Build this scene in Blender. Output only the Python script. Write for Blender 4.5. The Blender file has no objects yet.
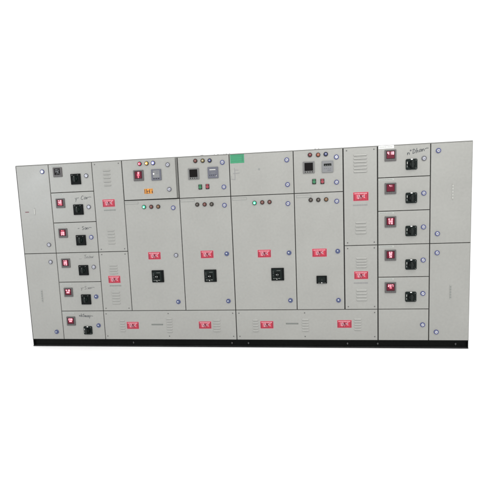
import bpy, bmesh, math, random
from mathutils import Matrix, Vector
random.seed(7)
scene = bpy.context.scene
C = scene.collection
FLOOR = -0.006

# ------------------------------------------------------------------ materials
def mat(name, col, rough=0.5, metal=0.0, spec=0.5, emis=None, estr=0.0, mottling=0.0, bump=0.0, bscale=600, clear=0.0):
    m = bpy.data.materials.new(name); m.use_nodes = True
    nt = m.node_tree; b = nt.nodes['Principled BSDF']
    b.inputs['Base Color'].default_value = (*col, 1)
    b.inputs['Roughness'].default_value = rough
    b.inputs['Metallic'].default_value = metal
    b.inputs['Specular IOR Level'].default_value = spec
    b.inputs['Coat Weight'].default_value = clear
    if emis:
        b.inputs['Emission Color'].default_value = (*emis, 1)
        b.inputs['Emission Strength'].default_value = estr
    geo = nt.nodes.new('ShaderNodeNewGeometry')
    if mottling:
        n1 = nt.nodes.new('ShaderNodeTexNoise'); n1.inputs['Scale'].default_value = 2.6; n1.inputs['Detail'].default_value = 6
        n2 = nt.nodes.new('ShaderNodeTexNoise'); n2.inputs['Scale'].default_value = 38; n2.inputs['Detail'].default_value = 4
        nt.links.new(geo.outputs['Position'], n1.inputs['Vector']); nt.links.new(geo.outputs['Position'], n2.inputs['Vector'])
        ad = nt.nodes.new('ShaderNodeMath'); ad.operation = 'ADD'
        nt.links.new(n1.outputs['Fac'], ad.inputs[0]); nt.links.new(n2.outputs['Fac'], ad.inputs[1])
        mr = nt.nodes.new('ShaderNodeMapRange'); mr.inputs['From Min'].default_value = 0.7; mr.inputs['From Max'].default_value = 1.3
        mr.inputs['To Min'].default_value = 1 - mottling; mr.inputs['To Max'].default_value = 1 + mottling
        nt.links.new(ad.outputs[0], mr.inputs['Value'])
        mx = nt.nodes.new('ShaderNodeMix'); mx.data_type = 'RGBA'; mx.blend_type = 'MULTIPLY'; mx.inputs[0].default_value = 1
        mx.inputs[6].default_value = (*col, 1); nt.links.new(mr.outputs[0], mx.inputs[7])
        nt.links.new(mx.outputs[2], b.inputs['Base Color'])
        rr = nt.nodes.new('ShaderNodeMapRange'); rr.inputs['From Min'].default_value = 0.3; rr.inputs['From Max'].default_value = 0.7
        rr.inputs['To Min'].default_value = rough - .06; rr.inputs['To Max'].default_value = rough + .06
        nt.links.new(n1.outputs['Fac'], rr.inputs['Value']); nt.links.new(rr.outputs[0], b.inputs['Roughness'])
    if bump:
        nb = nt.nodes.new('ShaderNodeTexNoise'); nb.inputs['Scale'].default_value = bscale; nb.inputs['Detail'].default_value = 2
        nt.links.new(geo.outputs['Position'], nb.inputs['Vector'])
        nw = nt.nodes.new('ShaderNodeTexNoise'); nw.inputs['Scale'].default_value = 1.7; nw.inputs['Detail'].default_value = 1
        nt.links.new(geo.outputs['Position'], nw.inputs['Vector'])
        bp = nt.nodes.new('ShaderNodeBump'); bp.inputs['Strength'].default_value = bump; bp.inputs['Distance'].default_value = 0.0006
        bw = nt.nodes.new('ShaderNodeBump'); bw.inputs['Strength'].default_value = 0.5; bw.inputs['Distance'].default_value = 0.012
        nt.links.new(nw.outputs['Fac'], bw.inputs['Height']); nt.links.new(bw.outputs['Normal'], bp.inputs['Normal'])
        nt.links.new(nb.outputs['Fac'], bp.inputs['Height']); nt.links.new(bp.outputs['Normal'], b.inputs['Normal'])
    return m

PAINT = mat('powder_coated_grey', (0.266, 0.266, 0.250), 0.36, mottling=0.05, bump=0.25)
TRIM = mat('frame_grey', (0.17, 0.17, 0.16), 0.5, mottling=0.05)
GASKET = mat('gap_rubber', (0.042, 0.042, 0.039), 0.8, spec=0.15)
BASEM = mat('black_channel_paint', (0.005, 0.0055, 0.005), 0.65, spec=0.06, mottling=0.25)
FLANGE = mat('dusty_channel_flange', (0.020, 0.021, 0.021), 0.6, spec=0.25, mottling=0.4)
STEEL = mat('zinc_steel', (0.10, 0.10, 0.10), 0.35, metal=1.0)
DARKSTEEL = mat('dull_screw_and_glint', (0.16, 0.16, 0.155), 0.5, metal=0.6)
CHROME = mat('lock_chrome', (0.50, 0.51, 0.58), 0.22, metal=1.0)
LOCKBLUE = mat('lock_ring_blue', (0.07, 0.08, 0.19), 0.4, spec=0.3)
LOCKGREY = mat('lock_ring_grey', (0.10, 0.10, 0.115), 0.4)
LOCKCORE = mat('lock_core', (0.06, 0.085, 0.15), 0.35, metal=0.3)
BLACK = mat('black_plastic', (0.004, 0.005, 0.005), 0.5, spec=0.08, mottling=0.1)
BLACKG = mat('black_green_plastic', (0.005, 0.009, 0.008), 0.42, spec=0.14)
KNOBM = mat('black_knob', (0.007, 0.010, 0.009), 0.35, spec=0.2)
BEZEL = mat('meter_bezel', (0.072, 0.067, 0.067), 0.5)
BEZELG = mat('meter_bezel_light', (0.12, 0.12, 0.118), 0.5)
GLASSOFF = mat('meter_window_dark', (0.008, 0.007, 0.007), 0.3, spec=0.05)
GLASSGREY = mat('meter_window_ghost', (0.05, 0.05, 0.052), 0.3)
GLASSRED = mat('meter_window_glow_red', (0.10, 0.006, 0.018), 0.3, spec=0.18)  # glow of the lit display put into the red base colour
LED = mat('led_red', (0.8, 0.1, 0.15), 0.4, emis=(1.0, 0.20, 0.28), estr=1.15)
LEDHOT = mat('led_pink', (0.9, 0.3, 0.35), 0.4, emis=(1.0, 0.42, 0.50), estr=1.15)
WHITE = mat('white_print', (0.75, 0.75, 0.73), 0.5)
OFFW = mat('pale_print_and_glint', (0.50, 0.50, 0.47), 0.5)
SLATE = mat('relay_slate', (0.088, 0.091, 0.115), 0.45)
SLATE2 = mat('relay_grey', (0.156, 0.16, 0.164), 0.45)
RED = mat('danger_red', (0.37, 0.011, 0.034), 0.45, mottling=0.08)
REDDK = mat('danger_dark', (0.11, 0.008, 0.024), 0.45)
PINK = mat('danger_print', (0.55, 0.27, 0.31), 0.45)
ORANGE = mat('warning_orange', (0.55, 0.22, 0.02), 0.45)
BROWN = mat('warning_print', (0.05, 0.02, 0.01), 0.5)
GREEN = mat('sticker_green', (0.026, 0.22, 0.105), 0.45, mottling=0.08)
GREENDK = mat('sticker_print', (0.02, 0.16, 0.085), 0.5)
INK = mat('marker_ink', (0.045, 0.05, 0.055), 0.6)
INKSOFT = mat('faded_ink', (0.20, 0.20, 0.20), 0.6)
CAPT = mat('caption_plate', (0.12, 0.13, 0.12), 0.5)
CAPTL = mat('caption_text', (0.17, 0.18, 0.17), 0.6)
PLATE = mat('name_plate_grey', (0.33, 0.34, 0.32), 0.4)
PLATETXT = mat('name_plate_text', (0.20, 0.21, 0.20), 0.6)
PLATEW = mat('name_plate_white', (0.74, 0.75, 0.73), 0.4)
L_RINGD = mat('lamp_bezel_dark', (0.022, 0.020, 0.020), 0.4, spec=0.25)
def lens(n, c, e=None, s=0): return mat('lens_' + n, c, 0.15, spec=0.7, emis=e, estr=s)
LENS = {
 'red_lit': lens('red_lit', (0.5, 0.02, 0.05), (.9, .05, .14), 0.8),
 'amber_lit': lens('amber_lit', (0.6, 0.3, 0.05), (.9, .40, .07), 0.7),
 'blue_lit': lens('blue_lit', (0.2, 0.2, 0.8), (.28, .30, 1), 1.1),
 'green_lit': lens('green_lit', (0.05, 0.5, 0.25), (.05, .75, .36), 0.9),
 'red': lens('red_off', (0.16, 0.012, 0.016)), 'yellow': lens('yellow_off', (0.20, 0.155, 0.055)),
 'orange': lens('orange_off', (0.30, 0.075, 0.03)), 'blue': lens('blue_off', (0.03, 0.045, 0.15)),
 'brown': lens('brown_off', (0.13, 0.028, 0.018)), 'black': lens('black_off', (0.04, 0.028, 0.018)),
 'gold': lens('gold_off', (0.17, 0.075, 0.02)),
 'green_btn': mat('button_green', (0.02, 0.14, 0.06), 0.3), 'red_btn': mat('button_red', (0.24, 0.03, 0.045), 0.35),
}
GLOW = mat('lamp_core_glow', (1, 1, 1), 0.4, emis=(1, 0.95, 0.95), estr=1.4)

# ------------------------------------------------------------------ mesh builder (front faces -Y)
class MB:
    def __init__(s): s.bm = bmesh.new(); s.mats = []
    def mi(s, m):
        if m not in s.mats: s.mats.append(m)
        return s.mats.index(m)
    def _take(s, b2, m, smooth=False):
        i = s.mi(m); me = bpy.data.meshes.new('tmp')
        for f in b2.faces: f.material_index = i; f.smooth = smooth
        b2.to_mesh(me); b2.free(); s.bm.from_mesh(me); bpy.data.meshes.remove(me)
    def box(s, x0, x1, y0, y1, z0, z1, m, bev=0.0, seg=2, corner=0.0):
        b = bmesh.new(); bmesh.ops.create_cube(b, size=1)
        for v in b.verts:
            v.co = Vector(((x0+x1)/2 + v.co.x*(x1-x0), (y0+y1)/2 + v.co.y*(y1-y0), (z0+z1)/2 + v.co.z*(z1-z0)))
        if corner:
            es = [e for e in b.edges if abs((e.verts[0].co - e.verts[1].co).normalized().y) > .9]
            bmesh.ops.bevel(b, geom=es, offset=corner, segments=5, profile=0.5, affect='EDGES')
        if bev:
            ymin = min(y0, y1)
            es = [e for e in b.edges if all(abs(v.co.y - ymin) < 1e-6 for v in e.verts)]
            bmesh.ops.bevel(b, geom=es, offset=bev, segments=seg, profile=0.5, affect='EDGES')
        s._take(b, m)
    def disc(s, cx, cz, y0, y1, r, m, r2=None, n=28, bev=0.0):
        """cylinder from y0 (back) to y1 (front, smaller y); r2 = front radius"""
        b = bmesh.new()
        bmesh.ops.create_cone(b, cap_ends=True, segments=n, radius1=r, radius2=(r if r2 is None else r2), depth=abs(y0-y1))
        bmesh.ops.rotate(b, verts=b.verts, matrix=Matrix.Rotation(math.pi/2, 3, 'X'))
        bmesh.ops.translate(b, verts=b.verts, vec=(cx, (y0+y1)/2, cz))
        if bev:
            ym = min(v.co.y for v in b.verts)
            es = [e for e in b.edges if all(abs(v.co.y - ym) < 1e-6 for v in e.verts)]
            bmesh.ops.bevel(b, geom=es, offset=bev, segments=3, profile=0.5, affect='EDGES')
        s._take(b, m)
    def ring(s, cx, cz, y, R, r, m, n=32, k=10):
        b = bmesh.new(); vs = []
        for i in range(n):
            a = 2*math.pi*i/n; row = []
            for j in range(k):
                t = 2*math.pi*j/k; q = R + r*math.cos(t)
                row.append(b.verts.new((cx + q*math.cos(a), y + r*math.sin(t), cz + q*math.sin(a))))
            vs.append(row)
        for i in range(n):
            for j in range(k):
                b.faces.new((vs[i][j], vs[(i+1) % n][j], vs[(i+1) % n][(j+1) % k], vs[i][(j+1) % k]))
        bmesh.ops.recalc_face_normals(b, faces=b.faces); s._take(b, m, True)
    def dome(s, cx, cz, y, r, h, m):
        b = bmesh.new(); bmesh.ops.create_uvsphere(b, u_segments=20, v_segments=12, radius=1)
        for v in b.verts: v.co = Vector((cx + v.co.x*r, y + v.co.y*h, cz + v.co.z*r))
        s._take(b, m, True)
    def stroke(s, pts, w, m, y=0.0, t=0.0008):
        """flat ink line through (x, z) points"""
        for (a, b_) in zip(pts, pts[1:]):
            d = Vector((b_[0]-a[0], b_[1]-a[1])); L = d.length
            if L < 1e-6: continue
            d /= L; n = Vector((-d.y, d.x))*w/2; e = d*w*0.35
            b = bmesh.new()
            P = [(a[0]-e.x+n.x, a[1]-e.y+n.y), (b_[0]+e.x+n.x, b_[1]+e.y+n.y), (b_[0]+e.x-n.x, b_[1]+e.y-n.y), (a[0]-e.x-n.x, a[1]-e.y-n.y)]
            tt = t + random.random()*0.0002
            f = b.faces.new([b.verts.new((p[0], y - tt, p[1])) for p in P])
            ex = bmesh.ops.extrude_face_region(b, geom=[f])
            for v in ex['geom']:
                if isinstance(v, bmesh.types.BMVert): v.co.y = y
            bmesh.ops.recalc_face_normals(b, faces=b.faces); s._take(b, m)
    def poly(s, pts, y0, y1, m):
        b = bmesh.new()
        f = b.faces.new([b.verts.new((p[0], y1, p[1])) for p in pts])
        ex = bmesh.ops.extrude_face_region(b, geom=[f])
        for v in ex['geom']:
            if isinstance(v, bmesh.types.BMVert): v.co.y = y0
        bmesh.ops.recalc_face_normals(b, faces=b.faces); s._take(b, m)
    def mesh(s, name):
        me = bpy.data.meshes.new(name); s.bm.to_mesh(me); s.bm.free()
        for m in s.mats: me.materials.append(m)
        return me

def put(name, me, parent=None, loc=(0, 0, 0), label=None):
    o = bpy.data.objects.new(name, me); C.objects.link(o); o.location = loc
    if parent: o.parent = parent
    if label: o['label'] = label
    return o

CACHE = {}
def cached(key, fn):
    if key not in CACHE:
        CACHE[key] = fn(MB()).mesh(key)
    return CACHE[key]

# ------------------------------------------------------------------ root
root = bpy.data.objects.new('electrical_switchboard', None); C.objects.link(root)
root.location = (0, 0, FLOOR)
root['label'] = 'long light grey electrical switchboard with many locked doors and red plates on a black base'
root['category'] = 'switchboard'
root.empty_display_size = 0.3

L_, A, B, C_, D, E_, F, G, H, I, R_ = -2.45, -2.051, -1.537, -1.191, -0.562, 0.0, 0.672, 1.176, 1.516, 2.027, 2.421
Z0, Z1, ZT = 0.078, 0.416, 2.10
ROWS = [2.10, 1.777, 1.440, 1.096, 0.757, 0.416, 0.078]
ZU = 1.657
def P(x, y, z): return (x, y, z - FLOOR)      # root-space location

# body
mb = MB()
mb.box(L_, R_, 0.0215, 0.62, Z0-FLOOR, ZT-FLOOR, TRIM)
mb.box(L_+.001, R_-.001, 0.003, 0.0215, ZT-FLOOR-0.0085, ZT-FLOOR-0.0005, TRIM)     # top rim
mb.box(L_+.0005, L_+.003, 0.003, 0.0215, Z0-FLOOR, ZT-FLOOR-0.009, GASKET)
mb.box(R_-.004, R_-.0005, 0.003, 0.0215, Z0-FLOOR, ZT-FLOOR-0.009, TRIM)
body = put('cabinet_body', mb.mesh('cabinet_body'), root)
mb = MB(); mb.box(L_+.004, R_-.005, 0.0195, 0.0214, Z0-FLOOR+.002, ZT-FLOOR-0.006, GASKET)
# the bare grey jamb seen beside the door that stands ajar
mb.box(D-.030, D-.0045, 0.002, 0.0195, ZU-FLOOR+.008, ZT-FLOOR-.01, TRIM)
gasket = put('door_seal', mb.mesh('door_seal'), root)
# small bolts along the top edge
for x, w in ((-0.30, .045), (-0.165, .010), (-0.125, .016), (-0.06, .010), (-0.035, .02), (0.0, .012), (0.90, .022), (0.935, .014)):
    mb = MB(); mb.disc(0, 0, 0.004, -0.004, .001, DARKSTEEL)
    mb = MB(); mb.box(-w/2, w/2, -0.006, 0.006, 0, .005, DARKSTEEL, bev=.002)
    mb.box(-w*.32, w*.32, -0.004, 0.004, .005, .008, STEEL)
    put('top_bolt', mb.mesh('top_bolt'), root, (x, .045, ZT-FLOOR))

# plinth: black steel channel with a lower flange
mb = MB()
mb.box(L_+.004, R_-.004, 0.028, 0.60, 0.0, Z0-FLOOR-.0005, BASEM)
for x in (L_+.003, R_-.008): mb.box(x, x+.005, 0.003, 0.0279, 0.0095, Z0-FLOOR-.011, BASEM)
mb.box(L_+.002, R_-.002, -0.004, 0.028, 0.0, 0.009, FLANGE, bev=.002)
mb.box(L_+.002, R_-.002, 0.004, 0.028, Z0-FLOOR-.010, Z0-FLOOR-.0008, BASEM)
plinth = put('base_channel', mb.mesh('base_channel'), root, label='black steel base channel')
for x in (-1.21, -0.06, 0.125, 1.20, 1.515, 2.30):
    me = cached('channel_bolt', lambda m: (m.disc(0, 0, 0.0, -0.008, .009, STEEL, n=6), m.box(-.003, .003, -.012, -.008, -.012, .012, STEEL), m)[-1])
    put('bolt', me, plinth, (x, 0.028, 0.042))

# ------------------------------------------------------------------ door leaf
def leaf(name, x0, x1, z0, z1, gl=.004, gr=.004, gt=.0035, gb=.0035, lip=True, label=None, ang=0.0, th=0.0155):
    if z1 == ZT: gt = .0105
    w = x1-x0-gl-gr; h = z1-z0-gt-gb
    mb = MB(); mb.box(0, w, 0, th, 0, h, PAINT, bev=.0022, seg=3)
    o = put(name, mb.mesh(name), root, (x0+gl, 0, z0+gb-FLOOR), label)
    o.rotation_euler = (0, 0, -math.radians(ang))
    return o
ORG = {}
def door(name, x0, x1, z0, z1, **k):
    o = leaf(name, x0, x1, z0, z1, **k)
    ORG[o.name] = (x0 + k.get('gl', .004), z0 + k.get('gb', .0035))
    return o
def on(d, name, me, x, z, label=None, y=0.0, rot=0.0):
    ox, oz = ORG[d.name]
    o = put(name, me, d, (x-ox, y, z-oz), label)
    if rot: o.rotation_euler = (0, rot, 0)
    return o

# ------------------------------------------------------------------ fittings
def lock_mesh(kind):
    def f(m):
        ringm = {'blue': LOCKBLUE, 'grey': LOCKGREY, 'dark': LOCKBLUE}[kind]
        m.disc(0, 0, 0, -0.005, .0245, ringm, bev=.002)
        m.ring(0, 0, -0.005, .0212, .0034, ringm)
        if kind == 'dark':
            m.disc(0, 0, -0.003, -0.008, .0165, LOCKCORE, bev=.002)
            m.box(-.011, .004, -.0105, -.008, -.003, .010, CHROME, bev=.001)
        else:
            m.disc(0, 0, -0.003, -0.009, .0178, CHROME, r2=.0150, bev=.0015)
            m.box(-.010, .010, -.0105, -.009, -.003, .003, DARKSTEEL)
        return m
    return cached('lock_' + kind, f)
def lock(d, x, z, kind='blue'):
    o = on(d, 'lock', lock_mesh(kind), x, z); o.rotation_euler = (0, random.uniform(-.6, .6), 0)

SEG = {'0': 'abcdef', '1': 'bc', '2': 'abged', '3': 'abgcd', '4': 'fgbc', '5': 'afgcd', '6': 'afgedc', '7': 'abc', '8': 'abcdefg', '9': 'abcdfg'}
def digits(m, txt, x0, z0, h, mt, y, wf=0.58, t=0.17):
    w = h*wf; x = x0
    for ch in txt:
        if ch == '.':
            m.box(x-h*.12, x+h*.02, y-.001, y, z0, z0+h*.14, mt); x += h*.06; continue
        if ch in SEG:
            s = h*t
            bx = {'a': (0, w, h-s, h), 'd': (0, w, 0, s), 'g': (0, w, h/2-s/2, h/2+s/2),
                  'f': (0, s, h/2, h), 'e': (0, s, 0, h/2), 'b': (w-s, w, h/2, h), 'c': (w-s, w, 0, h/2)}
            for k in SEG[ch]:
                a = bx[k]; dy = .0002*'abcdefg'.index(k)
                m.box(x+a[0], x+a[1], y-.001-dy, y-dy*0, z0+a[2], z0+a[3], mt)
        x += w + h*.22
def meter(d, x, z, rows, size=.105, lit=True, bez=None, win=None, label=None):
    """rows: list of (text, fraction up the window, height fraction, hot)"""
    m = MB(); s = size/2; bez = bez or BEZEL
    m.box(-s, s, -0.010, 0, -s, s, bez, bev=.003, corner=.004)
    wn = win or (GLASSRED if lit else GLASSOFF)
    ws, wt, wb = s*.66, s*.72, -s*.52
    m.box(-ws-.004, ws+.004, -0.0108, -0.010, wb-.004, wt+.004, BLACK)
    m.box(-ws, ws, -0.0120, -0.0108, wb, wt, wn, bev=.0005)
    for txt, fz, fh, hot in rows:
        h = (wt-wb)*fh; z0 = wb + (wt-wb)*fz
        n = len(txt.replace('.', '')); W = n*h*.58 + (n-1)*h*.22
        digits(m, txt, -W/2, z0, h, LEDHOT if hot else LED, -0.0122)
    for i in range(4):
        m.disc(-s*.6 + i*s*.4, -s*.78, -.010, -.0118, s*.085, GLASSGREY if bez is BEZEL else BLACK, n=12)
    on(d, 'panel_meter', m.mesh('panel_meter'), x, z, label)

def rot_flat(m):            # wide square black handle plate
    m.box(-.057, .057, -.014, 0, -.058, .058, BLACK, bev=.004, corner=.003)
    m.ring(0, .002, -.014, .034, .0035, BLACKG)
    m.disc(0, .002, -.014, -.030, .028, BLACKG, r2=.025, bev=.003)
    m.box(-.009, .009, -.042, -.028, -.030, .034, KNOBM, bev=.003)
    m.box(-.0014, .0014, -.0428, -.042, .018, .030, CAPTL)
    m.box(-.045, -.030, -.0146, -.014, .042, .046, CAPTL); m.box(.024, .034, -.0146, -.014, .042, .046, CAPTL)
    return m
def rot_round(m):           # rounded plate with a protruding knob and white pointer
    m.box(-.055, .055, -.012, 0, -.053, .053, BLACKG, bev=.004, corner=.013)
    m.disc(0, -.002, -.012, -.026, .036, BLACK, r2=.033, bev=.003)
    m.disc(0, -.002, -.026, -.036, .024, KNOBM, r2=.021, bev=.003)
    m.box(-.011, .011, -.052, -.034, -.036, .030, KNOBM, bev=.004)
    m.poly([(-.008, .043), (.008, .043), (.010, .052), (-.010, .052)], -.012, -.0145, WHITE)
    m.box(-.045, -.040, -.013, -.012, .002, .026, OFFW); m.box(-.047, -.041, -.013, -.012, -.030, -.010, CAPTL)
    m.disc(.041, -.041, -.012, -.014, .004, DARKSTEEL, n=12); m.disc(.041, .039, -.012, -.014, .004, DARKSTEEL, n=12)
    return m
def rotary(d, x, z, kind='flat', sc=1.0):
    o = on(d, 'rotary_handle', cached('rotary_' + kind, rot_flat if kind == 'flat' else rot_round), x, z)
    o.scale = (sc, 1, sc)

def brk_big(m):
    s = .0675
    m.box(-s, s, -.012, 0, -s, s, BLACK, bev=.003, corner=.003)
    m.box(-s+.010, s-.022, -.018, -.012, -s+.012, s-.010, BLACKG, bev=.003)
    m.box(-.030, .022, -.026, -.018, -.028, .024, BLACK, bev=.004)
    m.box(-.010, .010, -.040, -.026, -.020, .018, KNOBM, bev=.003)
    m.box(-.016, -.008, -.0410, -.0395, -.002, .003, WHITE); m.box(.003, .009, -.0410, -.0395, -.002, .003, WHITE)
    for x in (-.045, -.030, -.014, .006, .018):
        m.box(x, x+.006, -.0186, -.018, -.046, -.042, OFFW)
    m.box(-.012, -.006, -.0186, -.018, -.055, -.048, WHITE)
    for z in (.010, .022, .034, -.015): m.box(-.050, -.044, -.0186, -.018, z, z+.003, CAPTL)
    m.box(-.01, .03, -.0186, -.018, .040, .043, CAPTL)
    return m
def brk_small(m):
    m.box(-.054, .054, -.014, 0, -.041, .041, BLACK, bev=.003, corner=.003)
    m.box(-.040, .032, -.020, -.014, -.024, .028, BLACKG, bev=.003)
    m.box(-.012, .012, -.034, -.020, -.014, .016, KNOBM, bev=.003)
    m.box(-.006, .006, -.0146, -.014, -.036, -.028, WHITE)
    for x in (-.035, -.022, .018, .032): m.box(x, x+.005, -.0146, -.014, -.034, -.031, OFFW)
    return m

def lamp(d, x, z, col, label=None, name='indicator_lamp'):
    def f(m):
        m.disc(0, 0, 0, -.006, .0225, L_RINGD, bev=.002)
        m.ring(0, 0, -.008, .0185, .0035, L_RINGD)
        m.dome(0, 0, -.008, .0160, .012, LENS[col])
        if col.endswith('_lit'):
            m.disc(-.002, -.003, -.012, -.0205, .0062, GLOW, r2=.005, n=16)
        else:
            m.box(-.006, .006, -.0212, -.018, -.003, .003, OFFW if col in ('yellow', 'blue') else DARKSTEEL)  # small bar painted on as the highlight of an unlit lens
        return m
    on(d, name, cached('lamp_' + col, f), x, z, label)
def button(d, x, z, col, label=None):
    def f(m):
        m.box(-.020, .020, -.006, 0, -.027, .027, L_RINGD, bev=.002, corner=.005)
        m.disc(0, -.004, -.006, -.016, .0165, LENS[col], r2=.0155, bev=.002)
        m.box(-.014, .014, -.008, -.006, .014, .024, LENS[col])
        return m
    on(d, 'push_button', cached('button_' + col, f), x, z, label)

def danger(d, x, z, w=.140, h=.080, seed=0):
    def f(m):
        a, b = w/2, h/2
        m.box(-a-.002, a+.002, -.0012, 0, -b-.002, b+.002, PINK)
        m.box(-a, a, -.0022, -.0012, -b, b, RED)
        y = -.0022
        # worn lettering across the head, symbol in the middle, figures at the sides
        rs = random.Random(9)
        x0 = -a+.012
        while x0 < a-.018:
            q = rs.uniform(.006, .012); m.box(x0, x0+q, y-.0006, y, b-.018, b-.008, PINK); x0 += q+.003
        m.box(-a+.003, -a+.010, y-.0005, y, -b+.005, b-.022, REDDK); m.box(a-.010, a-.004, y-.0005, y, -b+.005, b-.010, REDDK)
        m.poly([(-.046, .014), (-.014, .018), (-.004, -.006), (-.020, -.024), (-.040, -.020)], y, y-.0004, PINK)
        m.poly([(.012, .012), (.044, .020), (.036, -.004), (.046, -.018), (.018, -.010)], y, y-.0004, PINK)
        y2 = y-.0005
        m.stroke([(-.040, .010), (-.034, -.016)], .006, RED, y2); m.stroke([(-.026, .012), (-.018, -.014)], .006, REDDK, y2)
        m.stroke([(.020, .014), (.030, .000), (.022, -.010)], .005, REDDK, y2); m.stroke([(.038, .012), (.042, -.012)], .005, RED, y2)
        m.disc(.001, .004, y, y-.0007, .012, REDDK, n=14); m.disc(.000, -.016, y, y-.0009, .008, PINK, n=14)
        m.stroke([(-.014, -.026), (.014, -.006)], .004, REDDK, y2); m.stroke([(.014, -.026), (-.014, -.006)], .004, REDDK, y2)
        x0 = -a+.016
        while x0 < a-.020:
            q = rs.uniform(.005, .012); m.box(x0, x0+q, y-.0006, y, -b+.004, -b+.009, REDDK); x0 += q+.005
        return m
    on(d, 'danger_plate', cached('danger_%g_%g' % (w, h), f), x, z)

def caption(d, x, z, solid=False, w=.135, faint=False):
    def f(m):
        if solid:
            m.box(-w/2, w/2, -.0015, 0, -.0075, .0075, CAPT, bev=.0005)
            for i in range(14): m.box(-w/2+.006+i*(w-.012)/14, -.002-w/2+.006+(i+1)*(w-.012)/14, -.0019, -.0015, -.003, .003, CAPTL)
        else:
            x0 = -w/2; rs = random.Random(3)
            while x0 < w/2-.005:
                q = rs.uniform(.004, .009); hh = rs.uniform(.005, .008)
                m.box(x0, x0+q, -.0008, 0, -hh, hh, INKSOFT if faint else CAPTL); x0 += q+.0018
        return m
    on(d, 'name_plate', cached('caption_%s_%g_%s' % (solid, w, faint), f), x, z)

def plate(d, x, z, w=.12, h=.024, white=False):
    def f(m):
        m.box(-w/2, w/2, -.0015, 0, -h/2, h/2, PLATEW if white else PLATE, bev=.0005)
        rs = random.Random(5); x0 = -w/2+.008
        while x0 < w/2-.014:
            q = rs.uniform(.004, .010); m.box(x0, x0+q, -.0019, -.0015, -h*.2, h*.2, PLATE if white else PLATETXT); x0 += q+.003
        return m
    on(d, 'name_plate', cached('plate_%g_%g_%s' % (w, h, white), f), x, z)

def frameplate(d, x, z, w=.155, h=.026):
    def f(m):
        m.box(-w/2, w/2, -.0012, 0, -h/2, h/2, PAINT)
        for a in ((-w/2, w/2, h/2-.003, h/2), (-w/2, w/2, -h/2, -h/2+.003)): m.box(a[0], a[1], -.0022, -.0012, a[2], a[3], PLATETXT)
        m.box(-w/2, -w/2+.003, -.0022, -.0012, -h/2+.003, h/2-.003, PLATETXT); m.box(w/2-.003, w/2, -.0022, -.0012, -h/2+.003, h/2-.003, PLATETXT)
        return m
    on(d, 'name_plate', cached('frameplate', f), x, z)

def louvres(d, x, z, n, step, w):
    """pressed louvre slots: hooded ridges opening downwards"""
    def f(m):
        for i in range(n):
            zc = (n-1)*step/2 - i*step
            a, h, p = w/2, min(step*.5, .016), .0075
            b = bmesh.new()
            V = [b.verts.new(v) for v in ((-a, 0, h/2), (a, 0, h/2), (-a+.006, -p, -h/2), (a-.006, -p, -h/2), (-a, 0, -h/2), (a, 0, -h/2),
                                          (-a+.004, -p*.55, h*.15), (a-.004, -p*.55, h*.15))]
            b.faces.new((V[0], V[1], V[7], V[6])); b.faces.new((V[6], V[7], V[3], V[2]))
            b.faces.new((V[0], V[6], V[2], V[4])); b.faces.new((V[1], V[5], V[3], V[7]))
            for v in b.verts: v.co.z += zc
            m._take(b, PAINT)
            m.box(-a+.006, a-.006, -p*.85, -.0004, zc-h/2-.0022, zc-h/2+.0010, TRIM)  # darker strip under the hood stands for shade in the opening
        return m
    on(d, 'louvre', cached('louvre_%d_%g_%g' % (n, step, w), f), x, z)

def screw(d, x, z):
    on(d, 'screw', cached('screw', lambda m: (m.disc(0, 0, 0, -.003, .0068, DARKSTEEL, r2=.0055, n=14), m.box(-.005, .005, -.0033, -.0029, -.0009, .0009, BLACK), m)[-1]), x, z)

def grip(d, x, z, h=.17, w=.016, light=False):
    """long pressed finger groove"""
    def f(m):
        m.box(-w/2, w/2, -.003, 0, -h/2, h/2, PAINT, bev=.0012, corner=w*.4)
        m.box(-w*.22, w*.22, -.0036, -.003, -h/2+.010, h/2-.010, PLATE if light else PLATETXT)
        for i in range(5): 
            zz = -h/2+.02+i*(h-.04)/4
            m.box(-w*.42, w*.42, -.0042, -.0036, zz-.004, zz+.004, OFFW if light else CAPTL)
        return m
    on(d, 'pull_strip', cached('grip_%g_%s' % (h, light), f), x, z)

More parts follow.
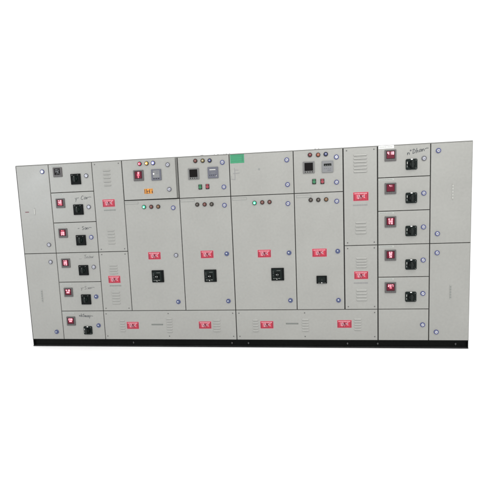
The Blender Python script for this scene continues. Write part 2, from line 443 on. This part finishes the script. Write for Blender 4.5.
# freehand marker writing ------------------------------------------------
INKMID = mat('thin_marker_ink', (0.10, 0.10, 0.10), 0.6)
GL = {
 'C': ([[(.75, .85), (.45, 1), (.12, .7), (.02, .3), (.25, 0), (.65, .12)]], .8),
 'a': ([[(.55, .5), (.3, .58), (.05, .3), (.22, .02), (.5, .25), (.56, .5), (.62, .02)]], .7),
 'n': ([[(0, .5), (.05, 0), (.12, .38), (.32, .5), (.45, .3), (.5, .02)]], .6),
 'r': ([[(0, .5), (.06, 0), (.14, .35), (.4, .52)]], .45),
 'm': ([[(0, .5), (.05, 0), (.12, .4), (.27, .48), (.3, .02), (.38, .4), (.55, .48), (.6, .02)]], .7),
 'S': ([[(.6, .92), (.3, 1), (.08, .75), (.5, .42), (.45, .08), (.0, .05)]], .7),
 'h': ([[(.15, 1.05), (.02, 0), (.12, .38), (.35, .5), (.42, .02)]], .52),
 'D': ([[(.12, 1), (.04, 0), (.5, .15), (.62, .6), (.3, 1), (.0, .95)]], .75),
 '1': ([[(0, .7), (.2, 1), (.12, 0)]], .35), '-': ([[(0, .5), (.45, .56)]], .6), '~': ([[(0, .4), (.25, .5), (.75, .42)]], .75),
 'n_': ([[(0, 0), (.1, .7), (.35, .75), (.3, 0)]], .5), 'o': ([[(.2, .9), (.05, .8), (.15, .65), (.3, .75), (.2, .9)]], .4),
 'y': ([[(0, .6), (.2, .2)], [(.45, .65), (.1, -.4)]], .55), 'T': ([[(.0, .95), (.6, 1.02)], [(.32, 1), (.22, 0)]], .6),
 'w': ([[(0, .45), (.12, .02), (.28, .4), (.42, .02), (.6, .48)]], .7), '.': ([[(0, 0), (.08, .04)]], .3), ' ': ([], .4),
 '2': ([[(.05, .75), (.3, 1), (.5, .7), (.05, .05), (.6, .02)]], .75), '"': ([[(0, 1), (.04, .75)], [(.18, 1.03), (.2, .78)]], .35),
}
def writing(d, x, z, txt, h, w=.0042, slope=0.06, ink=None):
    if ' ' in txt:
        parts = txt.split(' '); span = h*3.0
        writing(d, x-span*.55, z-span*.55*slope, parts[0], h, w, slope, ink); writing(d, x+span*.28, z+span*.28*slope, parts[1], h, w, slope, ink)
        return
    m = MB(); cx = 0; rs = random.Random(len(txt)*7 + ord(txt[0])); paths = []
    for ch in txt:
        g, adv = GL[ch]
        for p in g: paths.append([((cx + q[0] + rs.uniform(-.02, .02))*h, (q[1] + rs.uniform(-.03, .03))*h) for q in p])
        cx += adv + .06
    W = cx*h
    for p in paths:
        m.stroke([(a-W/2, b-h/2 + (a-W/2)*slope) for a, b in p], w, ink or INK)
    on(d, 'handwriting', m.mesh('handwriting'), x, z)

# ------------------------------------------------------------------ far left column: two tall plain doors
d = door('door', L_, A, ROWS[3], ZT, gl=.009); lock(d, -2.126, 2.017); lock(d, -2.128, 1.194, 'grey')
grip(d, -2.265, 1.578, .085, .010, True)
m = MB(); m.box(-.022, .022, -.002, 0, -.004, .004, REDDK, bev=.0005); on(d, 'mark', m.mesh('mark'), -2.359, 1.574)
d = door('door', L_, A, Z0, ROWS[3], gl=.009); lock(d, -2.128, .995, 'grey'); lock(d, -2.134, .169, 'dark'); grip(d, -2.276, .597, .15, .016)

# second column: six feeder doors
full = [('418', .68, .26, 1), ('409', .37, .26, 1), ('413', .06, .26, 0)]
spec2 = [
 None,
 full,
 [('41', .68, .27, 0), ('238', .37, .27, 1), ('240', .06, .27, 1)],
 [('415', .68, .26, 1), ('088', .37, .26, 1), ('412', .06, .26, 1)],
 [('418', .60, .34, 1), ('888', .28, .24, 1)],
 [('236', .60, .34, 1), ('080', .30, .22, 1)],
]
for i in range(6):
    z0, z1 = ROWS[i+1], ROWS[i]; zc = (z0+z1)/2
    d = door('door', A, B, z0, z1)
    if spec2[i] is None:
        m = MB()
        s = .0525
        m.box(-s, s, -.010, 0, -s, s, BEZEL, bev=.003, corner=.004)
        m.box(-.036, .034, -.0115, -.010, -.030, .040, GLASSOFF, bev=.001)
        for q in (.020, .000): m.box(-.024, .010, -.0119, -.0115, q, q+.010, GLASSGREY)
        m.stroke([(-.005, -.022), (.024, .026)], .006, GLASSGREY, -.0115)
        m.stroke([(.026, -.024), (.002, .012)], .005, GLASSGREY, -.0115)
        for k in range(4): m.disc(-.030+k*.02, -.041, -.010, -.012, .0045, GLASSGREY, n=12)
        on(d, 'panel_meter', m.mesh('panel_meter'), -1.942, 2.003, 'unlit dark meter')
    else:
        meter(d, -1.942, z1-.118, spec2[i])
    zr = [1.917, 1.580, 1.236, .893, .553, .188][i]
    if i < 5: rotary(d, -1.732, zr, 'flat')
    else: rotary(d, -1.741, zr, 'round', .92)
    lock(d, -1.608, [1.948, 1.605, 1.266, .927, .584, .245][i], ['grey', 'grey', 'blue', 'grey', 'dark', 'dark'][i])
    if i not in (0,): plate(d, -1.965, z1-.024, .125, .018)
    else: plate(d, -1.965, z1-.030, .115, .016)
    if i == 1: writing(d, -1.667, 1.711, 'y- Car~', .042, .0042)
    if i == 2: writing(d, -1.686, 1.373, '- San~', .038, .0045)
    if i == 3: writing(d, -1.690, 1.046, '.. Tnaw', .040, .0038, ink=INKMID)
    if i == 4: writing(d, -1.703, .690, 'y-S.mn~', .036, .0036, ink=INKMID)
    if i == 5: writing(d, -1.752, .362, 'nhSmay~', .034, .0048, slope=-.06)

# cable alley covers (third and eighth column)
d = door('cover_panel', B, C_, ROWS[3], ZT)
louvres(d, -1.367, 1.917, 5, .040, .085); danger(d, -1.371, 1.638); caption(d, -1.366, 1.560); louvres(d, -1.371, 1.266, 5, .036, .085)
for x in (B+.035, C_-.035):
    for z in (ROWS[3]+.03, ZT-.035): screw(d, x, z)
d = door('cover_panel', B, C_, Z1, ROWS[3])
louvres(d, -1.375, .900, 4, .030, .10); danger(d, -1.374, .780); caption(d, -1.369, .707); louvres(d, -1.370, .572, 5, .032, .10)
for x in (B+.035, C_-.035):
    for z in (Z1+.03, ROWS[3]-.03): screw(d, x, z)
d = door('cover_panel', G, H, ROWS[3], ZT, gl=.006, gr=.006)
louvres(d, 1.346, 1.935, 6, .033, .135); danger(d, 1.349, 1.599, .150, .086); caption(d, 1.345, 1.511, w=.15, faint=True); louvres(d, 1.347, 1.281, 4, .036, .11)
for x in (G+.035, H-.035):
    for z in (ROWS[3]+.03, ZT-.035): screw(d, x, z)
d = door('cover_panel', G, H, Z1, ROWS[3], gl=.006, gr=.006)
louvres(d, 1.350, .918, 4, .030, .11); danger(d, 1.346, .782); caption(d, 1.345, .699, w=.15, faint=True); louvres(d, 1.349, .572, 4, .034, .11)
for x in (G+.035, H-.035):
    for z in (Z1+.03, ROWS[3]-.03): screw(d, x, z)

# fourth column
d = door('door', C_, D, ZU, ZT, gl=.006, gr=.020, gb=.006, ang=2.6, th=.018, label='upper door standing slightly ajar')
lamp(d, -.979, 2.045, 'red_lit', 'lit red indicator lamp'); lamp(d, -.899, 2.045, 'amber_lit', 'lit amber indicator lamp'); lamp(d, -.825, 2.045, 'blue_lit', 'lit blue-white indicator lamp')
meter(d, -1.000, 1.921, [('12', .66, .28, 1), ('39', .36, .26, 0), ('8', .06, .26, 0)], .115, True, BEZEL, label='lit red digital meter')
def relay(d, x, z, kind):
    m = MB(); s = .0555
    if kind == 'dot':
        m.box(-s, s, -.012, 0, -s-.003, s+.003, SLATE, bev=.003, corner=.003)
        m.box(-.034, .038, -.0128, -.012, -.030, .046, SLATE2, bev=.0005)
        m.disc(-.026, .010, -.0128, -.0155, .0085, WHITE, n=16)
        m.box(.000, .028, -.0134, -.0128, .028, .032, SLATE); m.box(.0, .028, -.0134, -.0128, .012, .016, SLATE)
        for k in range(3): m.box(-.034+k*.026, -.018+k*.026, -.0134, -.012, -.044, -.038, BLACK)
    elif kind == 'slate':
        m.box(-s-.001, s+.001, -.012, 0, -s-.003, s+.003, SLATE, bev=.003, corner=.003)
        m.box(-.036, .030, -.0128, -.012, .026, .034, OFFW); m.box(-.036, .036, -.0126, -.012, .014, .018, SLATE2)
        m.box(-.024, .026, -.0126, -.012, -.008, -.003, SLATE2); m.box(.030, .040, -.0128, -.012, -.040, -.034, OFFW)
        for k in range(4): m.disc(-.034+k*.02, -.028, -.012, -.0135, .004, BLACK, n=12)
    else:
        m.box(-s-.001, s+.001, -.012, 0, -s-.003, s+.003, SLATE2, bev=.003, corner=.003)
        m.box(-.038, .038, -.0128, -.012, .006, .030, BLACK, bev=.0005)
        for k in range(3): m.box(-.028+k*.022, -.014+k*.022, -.0134, -.0128, .012, .016, CAPTL)
        m.box(-.002, .034, -.0126, -.012, -.040, -.034, SLATE)
        for k in range(4): m.disc(-.032+k*.02, -.018, -.012, -.0135, .004, SLATE, n=12)
    on(d, 'protection_relay', m.mesh('protection_relay'), x, z)
relay(d, -.796, 1.919, 'dot')
m = MB()
m.box(-.050, .050, -.0015, 0, -.027, .027, ORANGE, bev=.0004)
m.box(-.046, -.038, -.002, -.0015, -.023, .022, BROWN); m.box(.036, .047, -.002, -.0015, -.023, .006, BROWN); m.box(.036, .044, -.002, -.0015, .012, .022, BROWN)
m.stroke([(-.024, .020), (-.020, -.012), (-.008, .004)], .008, BROWN, -.0015)
m.stroke([(.018, .018), (.004, -.002), (.014, -.004), (.012, -.022)], .008, BROWN, -.0015); m.box(-.030, .0, -.002, -.0015, -.024, -.018, BROWN)
on(d, 'warning_plate', m.mesh('warning_plate'), -.898, 1.748, 'orange warning plate')
lock(d, -.662, 2.018, 'grey'); lock(d, -.660, 1.758, 'grey')
def lower_door(x0, x1, **k): return door('door', x0, x1, Z1, ZU, **k)
d = lower_door(C_, D)
frameplate(d, -1.108, 1.628)
lamp(d, -.966, 1.580, 'green_lit', 'lit green indicator lamp'); lamp(d, -.884, 1.579, 'brown'); lamp(d, -.805, 1.578, 'gold')
danger(d, -.885, 1.039); on(d, 'circuit_breaker', cached('breaker', brk_big), -.859, .808)
lock(d, -.637, 1.559, 'blue'); lock(d, -.637, 1.039, 'grey'); lock(d, -.642, .515, 'dark')

# fifth column
d = door('door', D, E_, ZU, ZT)
lamp(d, -.364, 2.045, 'brown'); lamp(d, -.284, 2.043, 'yellow'); lamp(d, -.208, 2.041, 'blue')
meter(d, -.390, 1.910, [], .118, False, BEZELG, label='dark unlit digital meter')
relay(d, -.178, 1.914, 'slate')
button(d, -.325, 1.769, 'green_btn', 'green push button'); button(d, -.246, 1.770, 'red_btn', 'red push button')
lock(d, -.073, 2.015, 'blue'); lock(d, -.068, 1.758, 'blue')
d = lower_door(D, E_)
frameplate(d, -.474, 1.630)
lamp(d, -.368, 1.583, 'black'); lamp(d, -.287, 1.582, 'brown'); lamp(d, -.210, 1.581, 'black')
danger(d, -.288, 1.040); on(d, 'circuit_breaker', cached('breaker', brk_big), -.262, .804)
lock(d, -.071, 1.565, 'blue'); lock(d, -.070, 1.042, 'dark'); lock(d, -.075, .519, 'dark')

# sixth column
d = door('door', E_, F, ZU, ZT, gl=.005)
m = MB(); m.box(-.074, .074, -.0012, 0, -.045, .045, GREEN, bev=.0003)
rs = random.Random(4)
for k in range(3):
    x0 = -.060
    while x0 < .040:
        q = rs.uniform(.006, .016); m.box(x0, x0+q, -.0016, -.0012, .018-k*.022, .024-k*.022, GREENDK); x0 += q+.004
m.box(.050, .064, -.0016, -.0012, -.030, .030, GREENDK); m.box(-.064, .066, -.0016, -.0012, .034, .040, GREENDK)
on(d, 'sticker', m.mesh('sticker'), .086, 2.044, 'green sticker')
m = MB()
m.stroke([(.000, .062), (.004, .020), (.004, -.030), (.002, -.062)], .007, INKSOFT)
m.stroke([(.004, .040), (.042, .038)], .006, INKSOFT); m.stroke([(-.012, .004), (.052, .008)], .007, INKSOFT); m.stroke([(.002, -.058), (-.036, -.054)], .007, INKSOFT)
m.stroke([(-.034, -.020), (-.032, -.054)], .004, PLATETXT)
on(d, 'handwriting', m.mesh('handwriting'), .052, 1.888)
m = MB(); m.disc(0, 0, 0, -.002, .012, PLATETXT, r2=.007, n=18); on(d, 'plug', m.mesh('plug'), .314, 1.925)
lock(d, .605, 2.005); lock(d, .606, 1.753)
d = lower_door(E_, F, gl=.005)
frameplate(d, .094, 1.625)
lamp(d, .253, 1.576, 'green_lit', 'lit green indicator lamp'); lamp(d, .335, 1.579, 'brown'); lamp(d, .412, 1.580, 'brown')
danger(d, .338, 1.034); on(d, 'circuit_breaker', cached('breaker', brk_big), .474, .808)
lock(d, .604, 1.556); lock(d, .602, 1.036, 'dark'); lock(d, .603, .520, 'dark')

# seventh column
d = door('door', F, G, ZU, ZT, gr=.006)
lamp(d, .843, 2.043, 'red'); lamp(d, .926, 2.039, 'orange'); lamp(d, 1.003, 2.042, 'blue')
meter(d, .828, 1.917, [], .118, False, BEZELG, label='dark unlit digital meter'); relay(d, 1.019, 1.916, 'display')
button(d, .880, 1.771, 'green_btn', 'green push button'); button(d, .964, 1.769, 'red_btn', 'red push button')
lock(d, 1.109, 2.008); lock(d, 1.107, 1.755)
d = lower_door(F, G, gr=.006)
frameplate(d, .770, 1.624)
lamp(d, .841, 1.584, 'black'); lamp(d, .919, 1.582, 'black'); lamp(d, .999, 1.583, 'gold')
danger(d, .921, 1.029, .148, .084); on(d, 'circuit_breaker', cached('breaker_small', brk_small), .938, .742, 'smaller circuit breaker')
lock(d, 1.106, 1.561); lock(d, 1.109, 1.041, 'dark'); lock(d, 1.110, .517, 'dark')

# long bottom covers
d = door('cover_panel', B, E_, Z0, Z1)
louvres(d, -1.318, .243, 5, .030, .062); danger(d, -1.195, .245); caption(d, -.905, .254, True); louvres(d, -.762, .250, 6, .030, .070)
danger(d, -.352, .248); louvres(d, -.220, .243, 5, .030, .085)
for x in (B+.03, -.770, E_-.035):
    for z in (.119, .381): screw(d, x, z)
d = door('cover_panel', E_, H, Z0, Z1, gl=.005, gr=.006)
louvres(d, .214, .243, 5, .030, .062); danger(d, .339, .250); caption(d, .613, .262, True); louvres(d, .755, .248, 5, .030, .075)
danger(d, 1.168, .258, .148, .082); louvres(d, 1.306, .254, 5, .028, .075)
for x in (E_+.035, .750, H-.035):
    for z in (.119, .381): screw(d, x, z)

# ninth column: five feeders and a blank
spec9 = [
 [('418', .52, .42, 1)],
 [('41', .66, .26, 1)],
 [('81.2', .66, .27, 1), ('238', .36, .25, 1), ('418', .07, .25, 1)],
 [('62', .62, .32, 1), ('84', .34, .27, 1), ('28', .08, .24, 1)],
 [('237', .56, .34, 1), ('56', .30, .22, 0)],
]
for i in range(6):
    z0, z1 = ROWS[i+1], ROWS[i]
    d = door('door', H, I, z0, z1, gl=.006, gr=.005, label='blank door without meter' if i == 5 else None)
    if i < 5:
        meter(d, 1.641, z1-.110 if i else 1.995, spec9[i], .112)
        rotary(d, 1.844, [1.898, 1.565, 1.231, .886, .548][i], 'round')
        plate(d, 1.600, z1-.020, .150, .022 if i else .030, i == 0)
    lock(d, 1.964, [1.950, 1.607, 1.267, .929, .581, .249][i], 'blue' if i else 'grey')
    if i == 0: writing(d, 1.896, 2.030, 'n" Dhan~', .042, .0055, slope=.20)

# tenth column: two tall plain doors
d = door('door', I, R_, ROWS[3], ZT, gl=.005, gr=.005); lock(d, 2.099, 2.018); lock(d, 2.099, 1.195); grip(d, 2.240, 1.609, .16, .010, True)
d = door('door', I, R_, Z0, ROWS[3], gl=.005, gr=.005); lock(d, 2.099, 1.0); lock(d, 2.1, .171, 'blue'); grip(d, 2.234, .592, .15, .016)

# ------------------------------------------------------------------ floor
mb = MB(); b = bmesh.new(); bmesh.ops.create_grid(b, x_segments=1, y_segments=1, size=60); mb._take(b, mat('white_floor', (0.97, 0.97, 0.97), 0.7, spec=0.2))
fl = put('floor', mb.mesh('floor'), None, (0, 0, FLOOR - .0005)); fl['kind'] = 'structure'

# ------------------------------------------------------------------ light
w = bpy.data.worlds.new('World'); scene.world = w; w.use_nodes = True
bg = w.node_tree.nodes['Background']; bg.inputs[0].default_value = (1, 1, 1, 1); bg.inputs[1].default_value = 1.2
def area(name, loc, target, size, power, col=(1, 1, 1)):
    l = bpy.data.lights.new(name, 'AREA'); l.energy = power; l.size = size[0]; l.shape = 'RECTANGLE'; l.size_y = size[1]; l.color = col
    o = bpy.data.objects.new(name, l); C.objects.link(o); o.location = loc
    o.rotation_euler = (Vector(target)-Vector(loc)).to_track_quat('-Z', 'Y').to_euler()
    return o
area('overhead_fill', (1.2, -2.5, 4.0), (0.5, -0.8, 0.4), (6.5, 0.9), 100, (1, .995, .97))  # added overhead lamp, whitens the floor and brightens the board
area('window_light', (-6.1, -5.4, 2.5), (-2.3, 0, 1.75), (1.1, 1.5), 75, (.88, .94, 1))
area('tube_light', (2.2, -4.3, 2.75), (1.4, 0, 1.9), (.9, .35), 14, (1, 1, .98))

# ------------------------------------------------------------------ camera
cam = bpy.data.cameras.new('camera'); co = bpy.data.objects.new('camera', cam); C.objects.link(co)
a = Vector((0.99175404, 0.12213134, -0.03883112)); bb = Vector((0.0247479, 0.11478352, 0.99308221)); c = Vector((-0.12574363, 0.98585429, -0.11081453))
M = Matrix(((a.x, bb.x, -c.x, 0.72528), (a.y, bb.y, -c.y, -4.23748), (a.z, bb.z, -c.z, 1.55266), (0, 0, 0, 1)))
co.matrix_world = M
cam.sensor_width = 36; cam.lens = 28.8; cam.clip_end = 500; cam.clip_start = .05
scene.camera = co
scene.view_settings.view_transform = 'Standard'; scene.view_settings.look = 'None'
scene.view_settings.exposure = 0; scene.view_settings.gamma = 1
scene.render.resolution_x = scene.render.resolution_y = 1024
